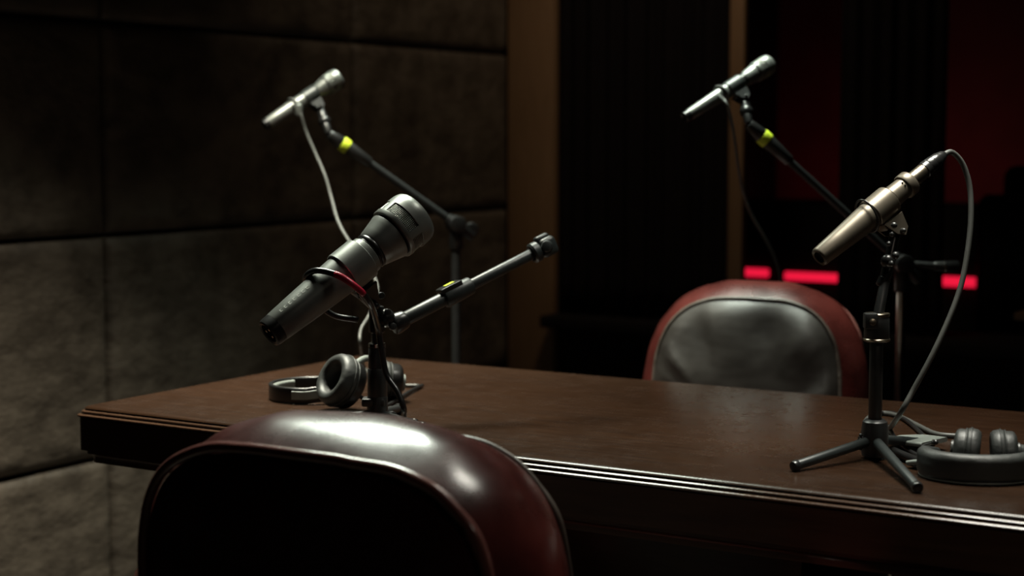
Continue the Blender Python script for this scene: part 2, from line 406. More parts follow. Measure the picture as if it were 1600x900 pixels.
# ------------------------------------------------------------------ armchairs
def armchair(cx, cy, yaw, ztop, W2, label, thick=0.175, recline=3):
    root = thing('armchair', (cx, cy, 0), label, 'chair', 'red leather armchairs at the table')
    R = Matrix.Translation((cx, cy, 0)) @ Matrix.Rotation(yaw, 4, 'Z')      # local +y = the way the sitter faces
    H2 = 0.27; zc = ztop - H2 + 0.0
    lean = math.tan(math.radians(recline))
    def outline(s, n=96, e=2.7, hz=0.0, dx=0.0):
        out = []
        for i in range(n):
            t = 2 * PI * i / n; c, s_ = math.cos(t), math.sin(t)
            x = (W2 * s + dx) * math.copysign(abs(c) ** (2 / e), c); z = zc + (H2 * s + dx + hz) * math.copysign(abs(s_) ** (2 / e), s_)
            out.append((x, z))
        return out
    def loc(x, y, z): return R @ Vector((x, y - lean * (z - 0.45), z))
    # shell lofted from rear border over the rolled top to the front border
    prof = []
    for k in range(15):
        t = PI * k / 14
        y = -thick / 2 + thick * k / 14
        ins = -0.030 * (1 - math.sin(t))
        if k > 7: ins -= 0.010 * ((k - 7) / 7)
        prof.append((y, ins, 3.9 - 0.8 * math.sin(t) - 0.5 * k / 14, -0.006 * (1 - math.sin(t)) if k < 7 else 0.011 * (k - 7) / 7))
    bm = new(); rings = []
    for y, ins, ee, hz in prof:
        ring = []
        for (x, z) in outline(1.0, dx=ins, e=ee, hz=hz):
            w = (0.0050 * noise.noise(Vector((x * 13, y * 5, z * 5 + cx))) + 0.0035 * noise.noise(Vector((x * 27, y * 7, z * 27)))) * (1 - (2 * y / thick) ** 2)
            ring.append(bm.verts.new(loc(x * (1 + w), y, z + w * 0.8)))
        rings.append(ring)
    for A, B in zip(rings, rings[1:]):
        n = len(A)
        for i in range(n): bm.faces.new((A[i], A[(i + 1) % n], B[(i + 1) % n], B[i]))
    finish('back_shell', bm, M['red_leather'], root, smooth=180)
    # panels: concentric rings toward the centre
    def face(name, mat, y0, ins, bulge, wr):
        bm = new(); rings = []; K = 14
        for k in range(K + 1):
            f = 1 - k / K * 0.98; ring = []
            for i, (x, z) in enumerate(outline(1.0, dx=ins, e=3.9 if bulge < 0 else 3.4, hz=-0.006 if bulge < 0 else 0.011)):
                xx = x * f; zz = zc + (z - zc) * f
                d = bulge * math.sqrt(max(0, 1 - f ** 4))
                a = math.atan2(z - zc, x)
                fold = wr * math.exp(-((f - 0.80) / 0.16) ** 2) * (noise.noise(Vector((math.cos(a) * 3.4 + cx, math.sin(a) * 3.4, 1.7))) + 0.6 * noise.noise(Vector((math.cos(a) * 9, math.sin(a) * 9, 4.7)))) if k else 0
                fold += wr * 0.5 * noise.noise(Vector((xx * 9, zz * 9, cx))) * (1 - f) if k else 0
                ring.append(bm.verts.new(loc(xx, y0 + math.copysign(1, bulge) * (abs(d) + fold), zz)))
            rings.append(ring)
        for A, B in zip(rings, rings[1:]):
            n = len(A)
            for i in range(n): bm.faces.new((A[i], A[(i + 1) % n], B[(i + 1) % n], B[i]))
        bm.faces.new(rings[-1])
        o = finish(name, bm, mat, root, smooth=180); return o
    face('rear_panel', M['rear_leather'], -thick / 2, -0.030, -0.010, 0.003)
    fp = face('front_panel', M['dark_leather'], thick / 2, -0.040, 0.030, 0.011); fp['label'] = 'worn dark leather front panel'
    for nm, y, ins, mat, r in (('rear_piping', -thick / 2, -0.0235, M['piping'], 0.0062), ('front_piping', thick / 2, -0.039, M['grey_piping'], 0.0038)):
        bm = new(); pts = []
        for i, (x, z) in enumerate(outline(1.0, n=140, dx=ins, e=3.9 if y < 0 else 3.4, hz=-0.006 if y < 0 else 0.011)):
            w = 0.0022 * noise.noise(Vector((x * 22, z * 22, 1 + cx)))
            pts.append(loc(x + w, y, z + w))
        sweep(bm, pts, circ(r, 10), closed=True, up=R.to_3x3() @ Vector((0, 1, 0))); finish(nm, bm, mat, root, smooth=180)
    bm = new(); pts = [loc(x, thick / 2 + 0.004, z) for x, z in outline(1.0, n=140, dx=-0.052, e=3.4, hz=0.011)]
    sweep(bm, pts, circ(0.0028, 8), closed=True, up=R.to_3x3() @ Vector((0, 1, 0))); finish('front_seam', bm, M['dark_leather'], root, smooth=180)
    # seat, arms, swivel base
    r3 = R.to_3x3()
    bm = new(); box(bm, R @ Vector((0, 0.28, 0.42)), (2 * W2, 0.46, 0.12), r3, 0.05, 5); finish('seat', bm, M['red_leather'], root, smooth=180)
    bm = new(); box(bm, R @ Vector((0, 0.27, 0.34)), (2 * W2 - 0.03, 0.44, 0.06), r3, 0.012, 3); finish('seat_frame', bm, M['table_dark'], root)
    for s in (-1, 1):
        bm = new()
        pts = spline([R @ Vector((s * (W2 + 0.0), 0.0, 0.60)), R @ Vector((s * (W2 + 0.085), 0.05, 0.615)), R @ Vector((s * (W2 + 0.10), 0.2, 0.61)), R @ Vector((s * (W2 + 0.095), 0.30, 0.595)), R @ Vector((s * (W2 + 0.065), 0.315, 0.52)), R @ Vector((s * (W2 + 0.04), 0.32, 0.40))], 8)
        sweep(bm, pts, rrect(0.075, 0.06, 0.026, 4), up=(0, 0.6, 1)); finish('armrest', bm, M['red_leather'], root, smooth=60)
    bm = new(); c0 = R @ Vector((0, 0.26, 0)); cyl(bm, c0 + Vector((0, 0, 0.10)), c0 + Vector((0, 0, 0.32)), 0.028, 0.024); finish('column', bm, M['black_metal'], root)
    for k in range(5):
        a = 2 * PI * k / 5 + yaw + 0.2; bm = new(); e = c0 + Vector((0.25 * math.cos(a), 0.25 * math.sin(a), 0.075))
        sweep(bm, [c0 + Vector((0, 0, 0.12)), e], rrect(0.05, 0.035, 0.01)); lg = finish('leg', bm, M['table_dark'], root)
        bm = new(); cyl(bm, e + Vector((-0.012, 0, -0.045)), e + Vector((0.012, 0, -0.045)), 0.03, bev=0.005); finish('caster', bm, M['black_metal'], lg)
    return root
armchair(-1.050, 1.412, math.radians(0), 0.860, 0.253, 'oxblood leather armchair in the foreground with its dark back turned to the viewer')
fc = V(1180, 500, 3.02)
armchair(fc.x, fc.y - 0.03, math.radians(180 + 10), 0.889, 0.212, 'far red leather armchair with worn dark front panel behind the table', thick=0.13, recline=9)
# ------------------------------------------------------------------ microphones
def axis_at(p0, p1, t): return Vector(p0).lerp(Vector(p1), t)
def mic_dynamic(p0, p1, R_, label, group, detail=True, body=None, headm=None, roll=0.0):
    """p0 = narrow rear end, p1 = grille end, R_ = head radius"""
    p0 = Vector(p0); p1 = Vector(p1); L = (p1 - p0).length
    root = thing('microphone', tuple(axis_at(p0, p1, 0.5)), label, 'microphone', group)
    body = body or M['mic_grey']; headm = headm or M['mic_grey']
    m = basis(p0, p1, Matrix.Rotation(roll, 3, (p1 - p0).normalized()) @ (UPV - FWD * 0.3))
    q = lambda r, t: (r * R_, t * L)
    bm = new(); lathe(bm, [q(.52, .050), q(.535, .055), q(.60, .20), q(.66, .36), q(.69, .46), q(.70, .60), q(.68, .655), q(.645, .66)], m, 48)
    finish('handle', bm, body, root, smooth=40)
    bm = new(); lathe(bm, [q(.36, .030), q(.36, .004), q(.44, 0), q(.50, .004), q(.525, .02), q(.53, .055), q(.2, .06)], m, 40); cp_ = finish('socket', bm, M['black_plastic'], root, smooth=40)
    for k in range(3):
        a = 2 * PI * k / 3 + 0.5; bm = new()
        lathe(bm, [(0.05 * R_, 0.008 * L), (0.05 * R_, 0.05 * L)], m @ Matrix.Translation((0.18 * R_ * math.cos(a), 0.18 * R_ * math.sin(a), 0)), 10); finish('pin', bm, M['chrome'], cp_)
    bm = new(); lathe(bm, [q(.62, .655), q(.62, .675), q(.655, .676), q(.67, .68), q(.67, .69), q(.655, .695), q(.63, .697)], m, 48); finish('neck_ring', bm, M['black_plastic'], root, smooth=30)
    bm = new(); lathe(bm, [q(.60, .694), q(.665, .696), q(.70, .705), q(.76, .74), q(.84, .785), q(.88, .805), q(.885, .812), q(.8, .813)], m, 48); finish('head_collar', bm, headm, root, smooth=35)
    # slotted head: ring, windows with wire mesh, domed front cap
    bm = new(); lathe(bm, [q(.86, .81), q(.86, .826), q(.90, .828)], m, 48); finish('head_groove', bm, M['hole'], root)
    seg = 64; z0, z1 = .852, .915
    bm = new()
    lathe(bm, [q(.84, .824), q(.955, .826), q(.975, .830), q(.985, z0)], m, seg, cap=False)
    nwin = 4; win = []
    for w in range(nwin):
        st = int(seg / nwin * w); win.append((st, st + 13))
    inw = lambda i: any(a <= i % seg < c for a, c in win)
    ri = .955
    for i in range(seg):
        a0 = 2 * PI * i / seg; a1 = 2 * PI * (i + 1) / seg
        P = lambda r, a, t: bm.verts.new(m @ Vector((r * R_ * math.cos(a), r * R_ * math.sin(a), t * L)))
        if not inw(i):
            bm.faces.new((P(.985, a0, z0), P(.985, a1, z0), P(1.0, a1, z1), P(1.0, a0, z1)))
            if inw(i - 1): bm.faces.new((P(.985, a0, z0), P(1.0, a0, z1), P(ri, a0, z1), P(ri, a0, z0)))
            if inw(i + 1): bm.faces.new((P(.985, a1, z0), P(1.0, a1, z1), P(ri, a1, z1), P(ri, a1, z0)))
        else:
            bm.faces.new((P(.985, a0, z0), P(.985, a1, z0), P(ri, a1, z0), P(ri, a0, z0)))
            bm.faces.new((P(1.0, a0, z1), P(1.0, a1, z1), P(ri, a1, z1), P(ri, a0, z1)))
    lathe(bm, [q(1.0, z1), q(1.0, .945), q(.99, .965), q(.955, .985), q(.90, .996), q(.82, 1.0)], m, seg, cap=False)
    bmesh.ops.remove_doubles(bm, verts=bm.verts, dist=1e-6)
    finish('grille_housing', bm, headm, root, smooth=35)
    bm = new(); lathe(bm, [q(.935, z0 - .006), q(.935, z1 + .006)], m, 48, cap=False); finish('grille_backing', bm, M['hole'], root)
    bm = new(); nz = 7 if detail else 4; ns = 96 if detail else 48
    lathe(bm, [q(.952, z0 + (z1 - z0) * k / nz) for k in range(nz + 1)], m, ns, cap=False)
    g = finish('wire_mesh', bm, M['wire_mesh'], root); wm = g.modifiers.new('wire', 'WIREFRAME'); wm.thickness = 0.0009 if detail else 0.0012; wm.use_replace = True
    bm = new(); lathe(bm, [q(.82, .999), q(.80, .994), q(.5, .998), q(.2, 1.003), q(0.001, 1.004)], m, 48, cap=False); finish('front_grille', bm, M['mic_dark'], root, smooth=60)
    return root, m
def letter_strip(root, m, R_, L, t0, t1, ang, n, mat):
    """worn printed characters along the handle: little raised strokes following the barrel"""
    bm = new(); rr = random.Random(5)
    for k in range(n):
        t = t0 + (t1 - t0) * k / n
        r = R_ * (.535 + (t - .055) * 0.449) * 1.008
        for s in range(2):
            a = ang + (s - 0.5) * 0.16; dz = (t1 - t0) / n * L * 0.55
            p = [m @ Vector((r * math.cos(a + u), r * math.sin(a + u), t * L + w)) for u, w in ((-.02, 0), (.02, 0), (.02, dz), (-.02, dz))]
            bm.faces.new([bm.verts.new(v) for v in p])
        p = [m @ Vector((r * math.cos(ang + u), r * math.sin(ang + u), t * L + w)) for u, w in ((-.08, 0), (.08, 0), (.08, dz * .25), (-.08, dz * .25))]
        bm.faces.new([bm.verts.new(v) for v in p])
    return finish('lettering', bm, mat, root, smooth=0)
def mic_clip(root, p0, p1, t0, t1, r, down, mat, mat2=None):
    """split sleeve gripping a mic plus a bracket toward 'down'"""
    a = axis_at(p0, p1, t0); c = axis_at(p0, p1, t1); ax = (c - a).normalized()
    dn = Vector(down); dn = (dn - ax * dn.dot(ax)).normalized()
    bm = new(); tubeshell(bm, a, c, r, r * 1.10, 40, 0.0012, math.radians(-150), math.radians(150), xhint=-dn)
    cl = finish('microphone_clip', bm, mat, root, smooth=40); mat = mat2 or mat
    side = ax.cross(dn)
    mid = (a + c) / 2 + dn * (r * 1.32)
    rot = Matrix((ax, side, dn)).transposed()
    bm = new(); box(bm, mid, ((c - a).length * 0.8, r * 1.1, r * 0.55), rot, 0.002); finish('bracket', bm, mat, cl)
    for s in (-1, 1):
        bm = new()
        pl = [(-.42, .0), (.42, .0), (.30, .75), (.05, 1.0), (-.22, .7)]
        fr_ = []
        for off in (0, 0.12 * r):
            fr_.append([bm.verts.new(mid + ax * (u * (c - a).length) + dn * (w * r * 1.5 - r * .25) + side * s * (r * 0.72 + off)) for u, w in pl])
        bm.faces.new(fr_[0]); bm.faces.new(fr_[1])
        for i in range(5): bm.faces.new((fr_[0][i], fr_[0][(i + 1) % 5], fr_[1][(i + 1) % 5], fr_[1][i]))
        finish('clip_wing', bm, mat, cl, smooth=0)
    piv = mid + dn * (r * 0.85)
    bm = new(); cyl(bm, piv - side * r * 1.05, piv + side * r * 1.05, r * 0.20, bev=0.001); finish('pivot_bolt', bm, M['chrome'] if False else M['black_metal'], cl)
    for s in (-1, 1):
        bm = new(); ball(bm, piv + side * s * r * 1.05, r * 0.17); finish('bolt_head', bm, M['black_metal'], cl)
    return piv, side
# ---- foreground microphone on its short table stand
G_MIC = 'grey stage microphones'
n0 = V(419, 522, 2.155); n1 = V(651, 335, 2.265)
NR = 0.0385
nm_, mm = mic_dynamic(n0, n1, NR, 'large grey foreground microphone with mesh head, wound with a red and black cable', G_MIC, True, roll=0.1)
NL = (n1 - n0).length
letter_strip(nm_, mm, NR, NL, .10, .30, 0.25, 7, M['lettering'])
nb = T(590, 663)
st = thing('microphone_stand', (nb.x, nb.y, TZ), 'short black table stand with angled grey boom arm behind the foreground chair', 'microphone stand')
ND = (nb - CAM).dot(FWD)
piv, side = mic_clip(st, n0, n1, .485, .625, NR * .715, V(600, 470, 2.3) - axis_at(n0, n1, .55), M['mic_grey'], M['black_plastic'])
def zpt(base, py):                          # the point above 'base' seen at image row py
    lo, hi = 0, 1.0
    for _ in range(40):
        mid = (lo + hi) / 2; p = base + Vector((0, 0, mid)); r = p - CAM; d = r.dot(FWD)
        y = 450 - r.dot(UPV) / d * F
        if y > py: lo = mid
        else: hi = mid
    return base + Vector((0, 0, lo))
z_ = lambda py: zpt(nb, py)
PXM = ND / F
bm = new(); cyl(bm, z_(655), z_(618), 17 * PXM, 16 * PXM, 28, 0.002); hub = finish('hub', bm, M['black_metal'], st)
bm = new(); box(bm, (z_(633) + z_(622)) / 2 - RGT * 6 * PXM, (36 * PXM, 30 * PXM, 13 * PXM), Matrix.Rotation(YAW, 3, 'Z'), 0.003); finish('clamp', bm, M['black_metal'], hub)
kc = z_(651) + RGT * 20 * PXM - FWD * 8 * PXM
bm = new(); kd = (RGT * 0.5 - FWD).normalized(); tubeshell(bm, kc, kc + kd * 10 * PXM, 4 * PXM, 9.5 * PXM, 24, 0.0008); cyl(bm, kc, kc + kd * 6 * PXM, 4.4 * PXM, bev=0.0006); finish('clamp_knob', bm, M['black_metal'], hub)
for a in (107, 227, 347):
    a = math.radians(a); bm = new(); d = Vector((math.cos(a), math.sin(a), 0)); e = nb + d * 0.095 + Vector((0, 0, 0.007)); s = z_(648) + d * 0.012
    cyl(bm, s, e, 0.0072, 0.0062, 16, 0.002); lg = finish('leg', bm, M['black_metal'], st)
    bm = new(); cyl(bm, e - (e - s).normalized() * 0.008, e + (e - s).normalized() * 0.002, 0.0078, bev=0.002); finish('foot_cap', bm, M['black_plastic'], lg)
bm = new(); cyl(bm, z_(620), z_(575), 15.5 * PXM, 15.0 * PXM, 28, 0.0015); cyl(bm, z_(576), z_(541), 14.0 * PXM, 13.4 * PXM, 28, 0.002); finish('tube', bm, M['black_metal'], st)
bm = new(); cyl(bm, z_(542), z_(500), 9 * PXM, 9 * PXM, 24, 0.001); finish('inner_rod', bm, M['black_metal'], st)
bm = new(); tubeshell(bm, z_(543), z_(536), 9 * PXM, 13.6 * PXM, 28, 0.0008); finish('tube_ring', bm, M['chrome'], st)
bm = new(); cyl(bm, z_(520), z_(478), 13 * PXM, 12 * PXM, 24, 0.003); ball(bm, z_(497) + RGT * 14 * PXM, 15 * PXM); sw = finish('swivel_joint', bm, M['black_plastic'], st)
bm = new(); cyl(bm, z_(482), piv, 8 * PXM, 7 * PXM, 18, 0.001); ball(bm, (z_(470) + piv) / 2, 10 * PXM); finish('clip_stem', bm, M['black_plastic'], st)
bm = new()
for px, py in ((604, 488), (612, 510), (594, 462)):
    c = V(px, py, ND - 0.017); cyl(bm, c, c - FWD * 0.008 + RGT * 0.003, 5.5 * PXM, bev=0.001)
finish('wing_nut', bm, M['black_metal'], sw)
# boom arm
ba0 = V(618, 506, ND - 0.004); ba1 = V(862, 381, ND + 0.10)
arm = lambda t: ba0.lerp(ba1, t)
bm = new(); cyl(bm, arm(-0.02), arm(0.065), 17 * PXM, 15 * PXM, 24, 0.004); finish('arm_socket', bm, M['black_plastic'], sw)
bm = new(); cyl(bm, arm(0.03), arm(0.42), 11.3 * PXM, 11.3 * PXM, 28, 0.001); cyl(bm, arm(0.38), arm(0.93), 9.2 * PXM, 9.2 * PXM, 28, 0.001); ba = finish('boom_arm', bm, M['arm_grey'], st)
bm = new(); cyl(bm, arm(0.30), arm(0.475), 16 * PXM, 14.5 * PXM, 28, 0.003); slv = finish('arm_sleeve', bm, M['arm_grey'], ba)
bm = new(); axd = (ba1 - ba0).normalized(); upa = (UPV - axd * UPV.dot(axd)).normalized(); sda = axd.cross(upa); rot = Matrix((axd, sda, upa)).transposed()
box(bm, arm(0.355) + upa * 13 * PXM, (40 * PXM, 26 * PXM, 9 * PXM), rot, 0.0025); finish('clutch_lever', bm, M['black_plastic'], slv)
bm = new(); box(bm, arm(0.36) + upa * 17.8 * PXM, (17 * PXM, 12 * PXM, 1.6 * PXM), rot, 0.0005); finish('lever_pad', bm, M['yellow'], slv)
bm = new(); tubeshell(bm, arm(0.865), arm(0.915), 9 * PXM, 17 * PXM, 28, 0.0025); finish('end_collar', bm, M['arm_grey'], ba)
bm = new(); box(bm, arm(0.965), (30 * PXM, 30 * PXM, 32 * PXM), rot, 0.007, 3); cyl(bm, arm(0.965) - FWD * 8 * PXM + sda * 0 , arm(0.965) - FWD * 24 * PXM, 11 * PXM, 9 * PXM, 20, 0.003); box(bm, arm(0.955) + upa * 15 * PXM, (26 * PXM, 14 * PXM, 14 * PXM), rot, 0.004, 3); finish('end_weight', bm, M['arm_grey'], ba)
# cable wound round the foreground microphone and down the stand
def ring_pts(m, R_, L, t, k, a0, a1, n, skew=0.0):
    out = []
    for i in range(n + 1):
        a = a0 + (a1 - a0) * i / n
        out.append(m @ Vector((k * R_ * math.cos(a), k * R_ * math.sin(a), t * L + skew * math.sin(a))))
    return out
cb = thing('microphone_cable', tuple(T(632, 655)), 'glossy black cable with red sleeve looped round the foreground microphone', 'cable', 'microphone cables')
ax = (n1 - n0).normalized()
loop = [V(560, 500, 2.262), V(520, 492, 2.262), V(493, 468, 2.25), V(478, 445, 2.222), V(479, 431, 2.192), V(492, 423, 2.176), V(512, 425, 2.172), V(534, 433, 2.168), V(554, 447, 2.168), V(570, 462, 2.175)]
tail = [V(582, 482, 2.20), V(590, 510, ND - 0.045), V(596, 545, ND - 0.032), V(604, 585, ND - 0.025), V(621, 612, ND - 0.035), V(631, 638, ND - 0.035)]
end = T(632, 660) + Vector((0, 0, 0.0045)); 
bm = new(); tube(bm, loop + tail + [end, T(650, 664) + Vector((0, 0, 0.0045))], 0.0042, 12, 6); finish('cord', bm, M['cable_black'], cb, smooth=180)
bm = new(); pts = spline(loop + tail, 8)
sweep(bm, [p for p in pts[52:72]], circ(0.0046, 12)); rs = finish('sleeve', bm, M['cable_red'], cb, smooth=180); rs['label'] = 'red sleeve on the black cable'
# ---- bronze microphone on the right table stand
rb = T(1366, 716); RD = (rb - CAM).dot(FWD); RP = RD / F
r0 = V(1279, 403, RD - 0.035); r1 = V(1476, 240, RD + 0.045)
RL = (r1 - r0).length
rm = thing('microphone', tuple(axis_at(r0, r1, .5)), 'slim bronze microphone with silver plug on the right table stand', 'microphone')
m = basis(r0, r1, UPV - FWD * 0.3); U = RP
Q = lambda w, t: (w / 2 * U, t * RL)
bm = new(); lathe(bm, [Q(20, .022), Q(20, .004), Q(26, 0), Q(29, .004), Q(31, .012), Q(35, .15), Q(40, .30), Q(43, .38), Q(43, .44), Q(38, .46), Q(36, .55), Q(34, .63), Q(33, .685), Q(20, .69)], m, 48); finish('body', bm, M['mic_bronze'], rm, smooth=40)
bm = new(); lathe(bm, [Q(20.2, .018), Q(0.01, .019)], m, 32, cap=False); finish('end_hole', bm, M['hole'], rm)
bm = new(); lathe(bm, [Q(30, .662), Q(39, .664), Q(41, .67), Q(41, .712), Q(39, .718), Q(24, .72)], m, 48); finish('end_ring', bm, M['mic_bronze'], rm, smooth=30)
bm = new()
for k in range(2):
    a = 0.5 + 0.35 * k; c = m @ Vector((17.4 * U * math.cos(a), 17.4 * U * math.sin(a), .645 * RL)); ball(bm, c, 1.6 * U, 10)
finish('screw', bm, M['hole'], rm)
piv2, side2 = mic_clip(thing_st := thing('microphone_stand', (rb.x, rb.y, TZ), 'black mini tripod table stand at right holding the bronze microphone', 'microphone stand'), r0, r1, .40, .55, 43.5 / 2 * U, V(1388, 420, RD) - axis_at(r0, r1, .47), M['mic_bronze'])
s2 = thing_st
bm = new(); ex = [m @ Vector(((24 + (7 if math.cos(t) > .3 else 0)) * U * math.cos(t), 24 * U * math.sin(t), .375 * RL + 4 * U * math.cos(t))) for t in [2 * PI * i / 40 for i in range(40)]]
sweep(bm, ex, circ(1.7 * U, 8), closed=True); finish('retaining_loop', bm, M['black_plastic'], s2, smooth=180)
yz = lambda py: zpt(rb, py)
bm = new(); lathe(bm, [(10 * RP, 0), (19 * RP, 4 * RP), (21 * RP, 12 * RP), (21.5 * RP, 40 * RP), (19 * RP, 58 * RP), (14 * RP, 62 * RP)], Matrix.Translation(yz(719)), 32); hub = finish('hub', bm, M['black_metal'], s2, smooth=40)
bm = new(); tubeshell(bm, yz(662), yz(656), 10.8 * RP, 15 * RP, 28, 0.0006); finish('hub_ring', bm, M['sat_chrome'], s2)
bm = new(); kc = yz(685) - RGT * 19 * RP - FWD * 6 * RP; cyl(bm, kc, kc - RGT * 8 * RP - FWD * 3 * RP, 5 * RP, 4 * RP, 16, 0.0008)
for k in range(4): ball(bm, kc - RGT * 5 * RP - FWD * (5 * RP) + Vector((0, 0, (6 - 7 * k) * RP)), 3.0 * RP, 10)
finish('clamp_knob', bm, M['black_metal'], hub)
for (fx, fy) in ((1240, 737), (1434, 771), (1455, 700)):
    e = T(fx, fy) + Vector((0, 0, 8 * RP)); d = (e - rb); d.z = 0; d.normalize(); s = yz(688) + d * 13 * RP
    bm = new(); cyl(bm, s, e, 7.8 * RP, 7.2 * RP, 20, 0.002); lg = finish('leg', bm, M['arm_grey'], s2)
    u = (e - s).normalized(); bm = new(); cyl(bm, e - u * 9 * RP, e + u * 2 * RP, 8.6 * RP, 8.2 * RP, 20, 0.002); finish('foot_cap', bm, M['black_plastic'], lg)
top = yz(528)
bm = new(); cyl(bm, yz(660), top, 10.5 * RP, 10.5 * RP, 24, 0.001); finish('tube', bm, M['black_metal'], s2)
bm = new(); cyl(bm, yz(534), yz(490), 20 * RP, 19 * RP, 28, 0.002); cl = finish('clutch', bm, M['black_metal'], s2)
bm = new(); tubeshell(bm, yz(532), yz(528.5), 11 * RP, 21 * RP, 28, 0.0006); finish('clutch_ring', bm, M['sat_chrome'], cl); bm = new(); tubeshell(bm, yz(494), yz(489), 9 * RP, 19.6 * RP, 28, 0.0006); finish('clutch_ring', bm, M['sat_chrome'], cl)
bm = new(); rot = Matrix.Rotation(YAW, 3, 'Z'); box(bm, (yz(512) + yz(490)) / 2 - RGT * 12 * RP - FWD * 10 * RP, (20 * RP, 20 * RP, 24 * RP), rot, 0.0015); finish('clutch_block', bm, M['black_metal'], cl)
bm = new(); kc = yz(503) - RGT * 11 * RP - FWD * 19 * RP; cyl(bm, kc, kc - FWD * 5 * RP, 5.5 * RP, 5 * RP, 18, 0.0006); finish('clutch_screw', bm, M['sat_chrome'], cl)
rod_top = V(1384, 432, RD)
bm = new(); cyl(bm, yz(505), rod_top, 8.5 * RP, 7.5 * RP, 22, 0.001); finish('rod', bm, M['black_metal'], s2)
bm = new(); lathe(bm, [(8 * RP, 0), (10 * RP, 3 * RP), (10 * RP, 14 * RP), (8.5 * RP, 15 * RP), (9 * RP, 17 * RP), (7 * RP, 32 * RP)], basis(V(1377, 448, RD), rod_top), 22); finish('rod_adapter', bm, M['black_plastic'], s2, smooth=30)
bm = new(); cyl(bm, rod_top, piv2, 9 * RP, 8 * RP, 20, 0.001); ball(bm, V(1387, 408, RD - 0.005), 11 * RP); sj = finish('swivel_joint', bm, M['black_plastic'], s2)
bm = new()
for px, py, r in ((1397, 352, 5), (1394, 366, 4.2), (1389, 381, 4), (1399, 399, 6), (1393, 412, 5)): ball(bm, V(px, py, RD - 0.024), r * RP, 12)
finish('bolt', bm, M['black_metal'], sj)
# plug and cable
rc = thing('microphone_cable', tuple(T(1392, 676)), 'grey cable arching from the silver plug of the bronze microphone down to the table', 'cable', 'microphone cables')
bm = new(); lathe(bm, [Q(22, .715), Q(24, .722), Q(25, .73), Q(25, .825), Q(24, .83), Q(18, .832)], m, 36); finish('plug', bm, M['sat_chrome'], rc, smooth=30)
bm = new(); lathe(bm, [Q(24, .826), Q(27, .83), Q(27, .86), Q(25.5, .863), Q(26.5, .867), Q(25.5, .90), Q(24, .903), Q(24.5, .907), Q(22, .945), Q(20.5, .95), Q(20, .955), Q(15, .985), Q(9, 1.0)], m, 32); finish('strain_relief', bm, M['black_plastic'], rc, smooth=30)
h_ = Vector((0, 0, 0.0036))
pts = [axis_at(r0, r1, .98), V(1487, 238, RD + .05), V(1504, 256, RD + .055), V(1515, 292, RD + .055), V(1517, 340, RD + .05), V(1512, 392, RD + .045), V(1501, 448, RD + .04), V(1482, 500, RD + .035), V(1456, 556, RD + .03), V(1428, 608, RD + .03), V(1404, 650, RD + .04), T(1386, 676) + h_, T(1366, 676) + h_, T(1352, 664) + h_, T(1370, 650) + h_, T(1400, 653) + h_, T(1432, 668) + h_, T(1462, 682) + h_, T(1500, 686) + h_]
bm = new(); tube(bm, pts, 0.0036, 12, 7); finish('cord', bm, M['cable_grey'], rc, smooth=180)
